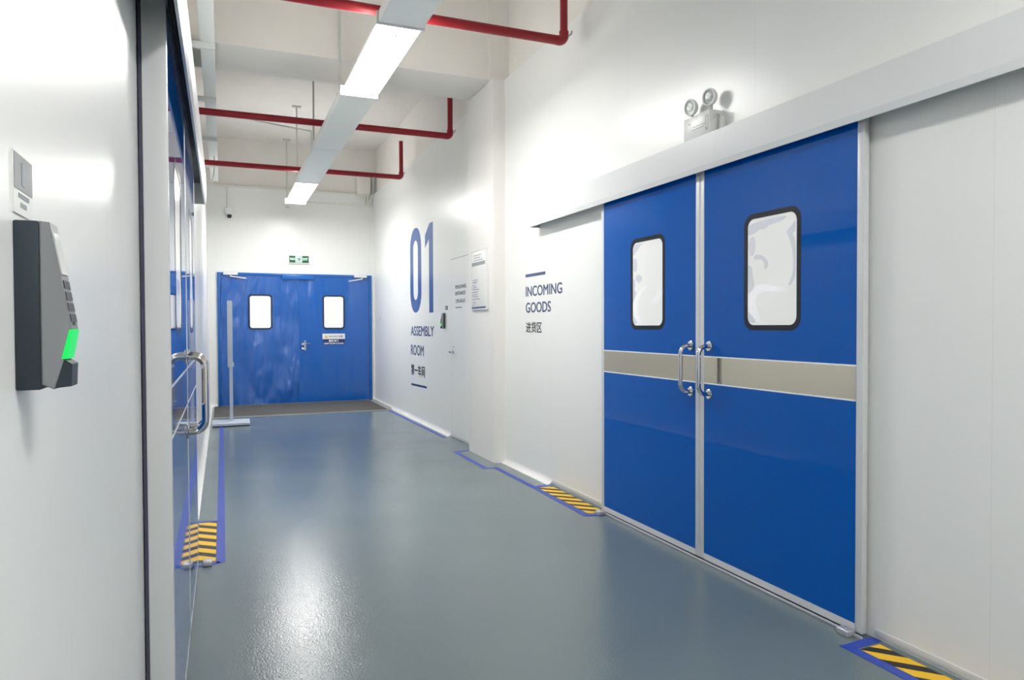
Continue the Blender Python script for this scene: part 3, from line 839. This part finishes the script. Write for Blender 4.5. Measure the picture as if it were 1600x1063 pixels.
# ------------------------------------------------------------------ red sprinkler pipes
for i, (y, xl, lab) in enumerate(((4.68, XL - 0.06, 'nearest red sprinkler pipe crossing under the ceiling, cut by the picture top'),
                           (7.47, XL - 0.06, 'middle red sprinkler pipe crossing below the ceiling past the beam'),
                           (9.76, XL - 0.06, 'farthest red sprinkler pipe, closest to the blue end door'))):
    t = thing('sprinkler_pipe', (1.1, y, 3.38), lab, 'pipe', 'red sprinkler pipes below the ceiling')
    r = 0.033
    xr = 2.335
    # mitred run: horizontal pipe above the trunking
    obj('cross_pipe', tube(bmesh.new(), [(XL + 0.005, y, 3.38), (xr - 0.045, y, 3.38)], r, 20), M['red'], t)
    obj('elbow', tube(bmesh.new(), path([(xr - 0.06, y, 3.38), (xr, y, 3.38), (xr, y, 3.45)], 0.04), r + 0.002, 20), M['red'], t)
    obj('riser', tube(bmesh.new(), path([(xr, y, 3.43), (xr, y, 3.6), (xr, y, 3.88)], 0.03), r * 0.85, 20), M['red'], t)
    obj('pipe_clip', tube(bmesh.new(), path([(xr + 0.02, y - 0.02, 3.41), (xr + 0.05, y - 0.02, 3.43), (xr + 0.055, y - 0.02, 3.455)], 0.01), 0.006, 8), M['lamp_grey'], t)

# ------------------------------------------------------------------ lighting trunking and fixtures
TX0, TX1, TZ = 0.925, 1.21, 3.2
lights = ((4.45, 5.92, 'bright linear ceiling light nearest the beam, hanging from the trunking'),
          (9.72, 11.4, 'farther linear ceiling light, small and bright near the end wall'),
          (-0.85, 0.6, 'linear ceiling light between the two pairs of sliding doors, above the top of the picture'),
          (-6.1, -4.65, 'linear ceiling light at the rear end of the corridor, outside the picture'))
for y0, y1, lab in lights:
    t = thing('linear_light', ((TX0 + TX1) / 2, (y0 + y1) / 2, TZ), lab, 'ceiling light', 'linear lights on the trunking')
    bm = bmesh.new()
    box(bm, TX0 + 0.02, TX1 - 0.02, y0, y1, TZ + 0.026, TZ + 0.07)
    obj('housing', bm, M['white_pl'], t, smooth=False)
    obj('diffuser', Bx(TX0 + 0.004, TX1 - 0.004, y0 + 0.012, y1 - 0.012, TZ, TZ + 0.026, bev=0.008), M['diff'], t, 'glowing diffuser')
    for ya in (y0, y1):
        obj('end_cap', Bx(TX0 - 0.012, TX1 + 0.012, ya - 0.012, ya + 0.012, TZ - 0.006, TZ + 0.075, bev=0.003), M['white_pl'], t)
for y0, y1, lab in ((0.62, 4.43, 'pale metal trunking box leading to the nearest light, at picture top'),
                    (5.94, 9.7, 'pale metal trunking between the two visible lights'),
                    (-4.63, -0.87, 'pale metal trunking toward the rear of the corridor, outside the picture')):
    t = thing('light_trunking', ((TX0 + TX1) / 2, (y0 + y1) / 2, TZ), lab, 'trunking', 'trunking under the ceiling')
    obj('channel', Bx(TX0, TX1, y0, y1, TZ, TZ + 0.075, bev=0.004), M['duct'], t)
    k = 1
    for j in range(1, k + 1):
        yy = y0 + j * (y1 - y0) / (k + 1) if k > 1 else (y0 + y1) / 2
        obj('joint_collar', Bx(TX0 - 0.006, TX1 + 0.006, yy - 0.02, yy + 0.02, TZ - 0.006, TZ + 0.08), M['duct'], t)
# cable whip hanging out of the trunk at the nearest light
o = obj('light_cable', tube(bmesh.new(), [(1.05, 4.49, 3.195), (1.055, 4.53, 3.17), (1.06, 4.60, 3.178), (1.06, 4.66, 3.196)], 0.006, 8), M['white_pl'])
tag(o, 'short white cable looping out at the nearest ceiling light', 'cable')
for x, y, lab in ((0.96, 6.22, 'thin suspension rod at the far end of the nearest light, before the beam'),
                  (1.0, 8.45, 'thin suspension rod of the trunking just past the beam'),
                  (1.0, 10.4, 'thin suspension rod with ceiling plate above the farther light'),
                  (1.02, 12.3, 'farthest thin suspension rod with ceiling plate by the end wall'),
                  (1.0, 2.2, 'suspension rod of the trunking nearest the camera')):
    t = thing('suspension_rod', (x, y, TZ + 0.075), lab, 'suspension rod', 'suspension rods of the trunking')
    obj('rod', tube(bmesh.new(), [(x, y, TZ + 0.07), (x, y, ZC)], 0.011, 10), M['galv'], t)
    obj('ceiling_plate', Bx(x - 0.06, x + 0.06, y - 0.03, y + 0.03, ZC - 0.02, ZC, bev=0.003), M['galv'], t)
    obj('hanger_bracket', Bx(x - 0.03, x + 0.03, y - 0.015, y + 0.015, TZ + 0.07, TZ + 0.1), M['galv'], t)
o = obj('ceiling_conduit', tube(bmesh.new(), [(-0.06, 8.6, 3.72), (0.4, 8.7, 3.675), (1.0, 8.7, 3.615), (1.0, 8.7, 3.3)], 0.01, 10), M['ivory'])
tag(o, 'thin pale conduit slanting across under the ceiling past the beam', 'conduit')
o = obj('ceiling_conduit', tube(bmesh.new(), [(1.25, 9.2, 4.385), (2.5, 9.2, 4.385)], 0.009, 10), M['ivory'])
tag(o, 'thin pale conduit fixed on the ceiling right of the trunking', 'conduit')

# ------------------------------------------------------------------ cable tray along the left wall
t = thing('cable_tray', (-0.08, 4.0, 3.5), 'pale metal cable tray running high along the left wall', 'cable tray')
obj('tray_body', Bx(-0.135, -0.032, -3.0, 11.6, 3.5, 3.6, bev=0.003), M['duct'], t)
for y in (-0.9, 1.1, 3.0, 4.6, 6.0, 7.4, 8.95, 10.4):
    b = obj('support_bracket', Bx(XL + 0.001, -0.026, y - 0.02, y + 0.02, 3.452, 3.5, bev=0.002), M['white_pl'], t)
o = obj('wall_conduit', tube(bmesh.new(), path([(XL + 0.012, 9.9, 3.3), (XL + 0.012, 9.9, 3.2), (-0.1, 9.9, 3.16), (-0.07, 9.9, 3.3), (-0.07, 9.9, 3.5)], 0.04), 0.012, 10), M['ivory'])
tag(o, 'short curved white pipe hanging under the cable tray on the left', 'conduit')

# ------------------------------------------------------------------ conduits and camera on the end wall
o = obj('wall_conduit', tube(bmesh.new(), [(-0.10, YE - 0.02, 3.605), (1.0, YE - 0.02, 3.605), (2.16, YE - 0.02, 3.605), (2.22, YE - 0.02, 3.57), (2.30, YE - 0.02, 3.57)], 0.014, 10), M['ivory'])
tag(o, 'upper horizontal ivory conduit along the top of the end wall', 'conduit')
o = obj('wall_conduit', tube(bmesh.new(), [(1.3, YE - 0.015, 3.42), (2.46, YE - 0.015, 3.42)], 0.012, 10), M['ivory'])
tag(o, 'lower horizontal ivory conduit on the right half of the end wall', 'conduit')
o = obj('wall_conduit', tube(bmesh.new(), [(0.105, YE - 0.015, 3.24), (0.105, YE - 0.015, 3.585)], 0.011, 10), M['ivory'])
tag(o, 'vertical ivory conduit dropping to the camera on the end wall', 'conduit')
t = thing('conduit_bracket', (2.36, YE, 3.45), 'cluster of white conduit fittings in the upper right corner of the end wall', 'conduit fitting')
bm = bmesh.new()
tube(bm, path([(2.29, YE - 0.02, 3.59), (2.29, YE - 0.05, 3.47), (2.33, YE - 0.05, 3.47), (2.33, YE - 0.035, 3.60)], 0.015), 0.011, 8)
tube(bm, path([(2.30, YE - 0.02, 3.57), (2.47, YE - 0.02, 3.57)], 0.015), 0.011, 8)
tube(bm, path([(2.47, YE - 0.03, 3.60), (2.42, YE - 0.05, 3.48), (2.38, YE - 0.05, 3.48), (2.37, YE - 0.03, 3.6)], 0.015), 0.011, 8)
obj('pipe_bends', bm, M['ivory'], t)
obj('bracket', Bx(2.385, 2.405, YE - 0.04, YE - 0.021, 3.40, 3.66), M['ivory'], t)
t = thing('junction_cabinet', (2.34, YE + 0.03, 3.62), 'pale grey box standing on top of the end wall in the right corner', 'box')
obj('box', Bx(2.20, 2.44, YE - 0.02, YE + 0.055, 3.62, 3.92, bev=0.004), M['plaster'], t)
obj('shadow_gap_plate', Bx(2.46, 2.51, YE + 0.01, YE + 0.055, 3.62, 3.95), M['lamp_grey'], t, 'grey plate standing in for the dark gap')  # the shaded gap beside the box, drawn as a grey plate
t = thing('security_camera', (0.11, YE, 3.10), 'small white security camera with dark dome on the end wall, upper left', 'security camera')
obj('junction_box', Bx(0.06, 0.165, YE - 0.05, YE, 3.155, 3.245, bev=0.006), M['white_pl'], t)
obj('camera_body', Bx(0.085, 0.17, YE - 0.09, YE - 0.03, 3.128, 3.155, bev=0.006), M['white_pl'], t)
obj('dome', lathe(bmesh.new(), [(0, 0.034), (0.03, 0.034), (0.05, 0.026), (0.06, 0.0)], (0.128, YE - 0.065, 3.13), (0, 0, -1), 20), M['rubber'], t, 'dark dome')

# ------------------------------------------------------------------ floor: mat, tapes, hazard patches
t = thing('entrance_mat', (1.12, 11.7, 0), 'dark grey entrance mat across the corridor in front of the blue end door', 'mat')
obj('mat_pile', Bx(-0.13, 2.375, 10.93, 12.43, 0.0005, 0.009, bev=0.002), M['mat'], t)
bm = bmesh.new()
box(bm, -0.15, 2.43, 10.85, 10.93, 0.0005, 0.006)
prism(bm, [(2.375, 0.0005), (2.43, 0.0005), (2.436, 0.03), (2.42, 0.012)], 1, 10.93, 12.43)
obj('mat_border', bm, M['mat_edge'], t, 'lighter rubber border')

def tape(pts, wdt, label, m='tape', z=0.0012):
    """floor tape along a polyline; one object"""
    bm = bmesh.new()
    for a, b in zip(pts, pts[1:]):
        a, b = Vector(a), Vector(b)
        d = (b - a).normalized(); p = Vector((-d.y, d.x)) * wdt / 2
        a2, b2 = a - d * wdt / 2, b + d * wdt / 2
        prism(bm, [tuple(a2 + p), tuple(b2 + p), tuple(b2 - p), tuple(a2 - p)], 2, 0.0003, z)
        z += 0.0002
    o = obj('floor_tape', bm, M[m], smooth=False)
    return tag(o, label, 'floor tape', 'blue marking tape on the floor')
tape([(-0.022, 4.22), (-0.022, 10.6)], 0.048, 'long blue floor tape along the left wall')
tape([(-0.15, 4.18), (-0.046, 4.20)], 0.04, 'short blue tape end at the floor stop by the left striped patch')
tape([(-0.15, 5.13), (-0.046, 5.11)], 0.03, 'thin blue tape on the far edge of the left striped patch')
tape([(2.385, 7.93), (2.375, 10.85)], 0.045, 'blue floor tape along the far right wall below ASSEMBLY ROOM')
tape([(2.36, 7.0), (2.215, 6.96), (2.205, 6.05), (2.305, 6.02), (2.305, 5.20)], 0.045, 'blue floor tape stepping around the foot of the column')
tape([(2.44, 5.20), (2.305, 5.18), (2.29, 4.27), (2.37, 4.24)], 0.045, 'blue tape bordering the striped patch between column and sliding doors')
tape([(2.46, 2.11), (2.32, 2.10), (2.31, 1.0)], 0.05, 'blue tape bordering the near right striped patch')

def hazard(x0, x1, y0, y1, pitch, slope, label):
    t = thing('hazard_patch', ((x0 + x1) / 2, (y0 + y1) / 2, 0), label, 'floor marking', 'yellow and black striped floor patches')
    obj('black_base', Bx(x0, x1, y0, y1, 0.0004, 0.0012), M['blk_tape'], t, smooth=False)
    bm = bmesh.new()
    y = y0 - abs(slope) - pitch
    def clip(poly, yy, keep_above):
        out = []
        for i in range(len(poly)):
            a, b = poly[i], poly[(i + 1) % len(poly)]
            ia = (a[1] >= yy) if keep_above else (a[1] <= yy)
            ib = (b[1] >= yy) if keep_above else (b[1] <= yy)
            if ia: out.append(a)
            if ia != ib:
                k = (yy - a[1]) / (b[1] - a[1])
                out.append((a[0] + (b[0] - a[0]) * k, yy))
        return out
    while y < y1 + abs(slope):
        p = [(x0, y), (x1, y + slope), (x1, y + slope + pitch * 0.54), (x0, y + pitch * 0.54)]
        p = clip(p, y0, True)
        if p: p = clip(p, y1, False)
        if len(p) > 2: prism(bm, p, 2, 0.0011, 0.0017)
        y += pitch
    obj('yellow_stripes', bm, M['yellow'], t, smooth=False)
    return t
hazard(-0.155, -0.048, 4.24, 5.09, 0.15, -0.085, 'yellow and black striped floor patch on the left beside the sliding doors')
hazard(2.325, 2.455, 4.30, 5.15, 0.14, -0.12, 'yellow and black striped floor patch between the column and the right doors')
hazard(2.345, 2.455, 1.05, 2.07, 0.15, -0.12, 'yellow and black striped floor patch at the bottom right of the picture')

# ------------------------------------------------------------------ stand in front of the end door
t = thing('floor_stand', (0.095, 10.0, 0), 'pale grey metal floor stand with a narrow upright before the blue end door', 'stand')
bm = prism(bmesh.new(), [(9.9, 0.014), (10.32, 0.014), (10.32, 0.04), (10.22, 0.058), (10.0, 0.058), (9.9, 0.04)], 0, -0.135, 0.325)
obj('base', bm, M['stand'], t, smooth=False)
obj('base_rim', Bx(-0.13, 0.32, 9.905, 10.315, 0.0, 0.014), M['rubber'], t)
obj('post', Bx(0.08, 0.122, 10.06, 10.14, 0.05, 1.55, bev=0.004), M['stand'], t)
obj('upright_panel', Bx(0.062, 0.124, 9.99, 10.21, 0.77, 1.645, bev=0.006), M['stand'], t)
obj('collar', Bx(0.118, 0.136, 10.05, 10.15, 0.775, 0.83, bev=0.003), M['stand'], t)
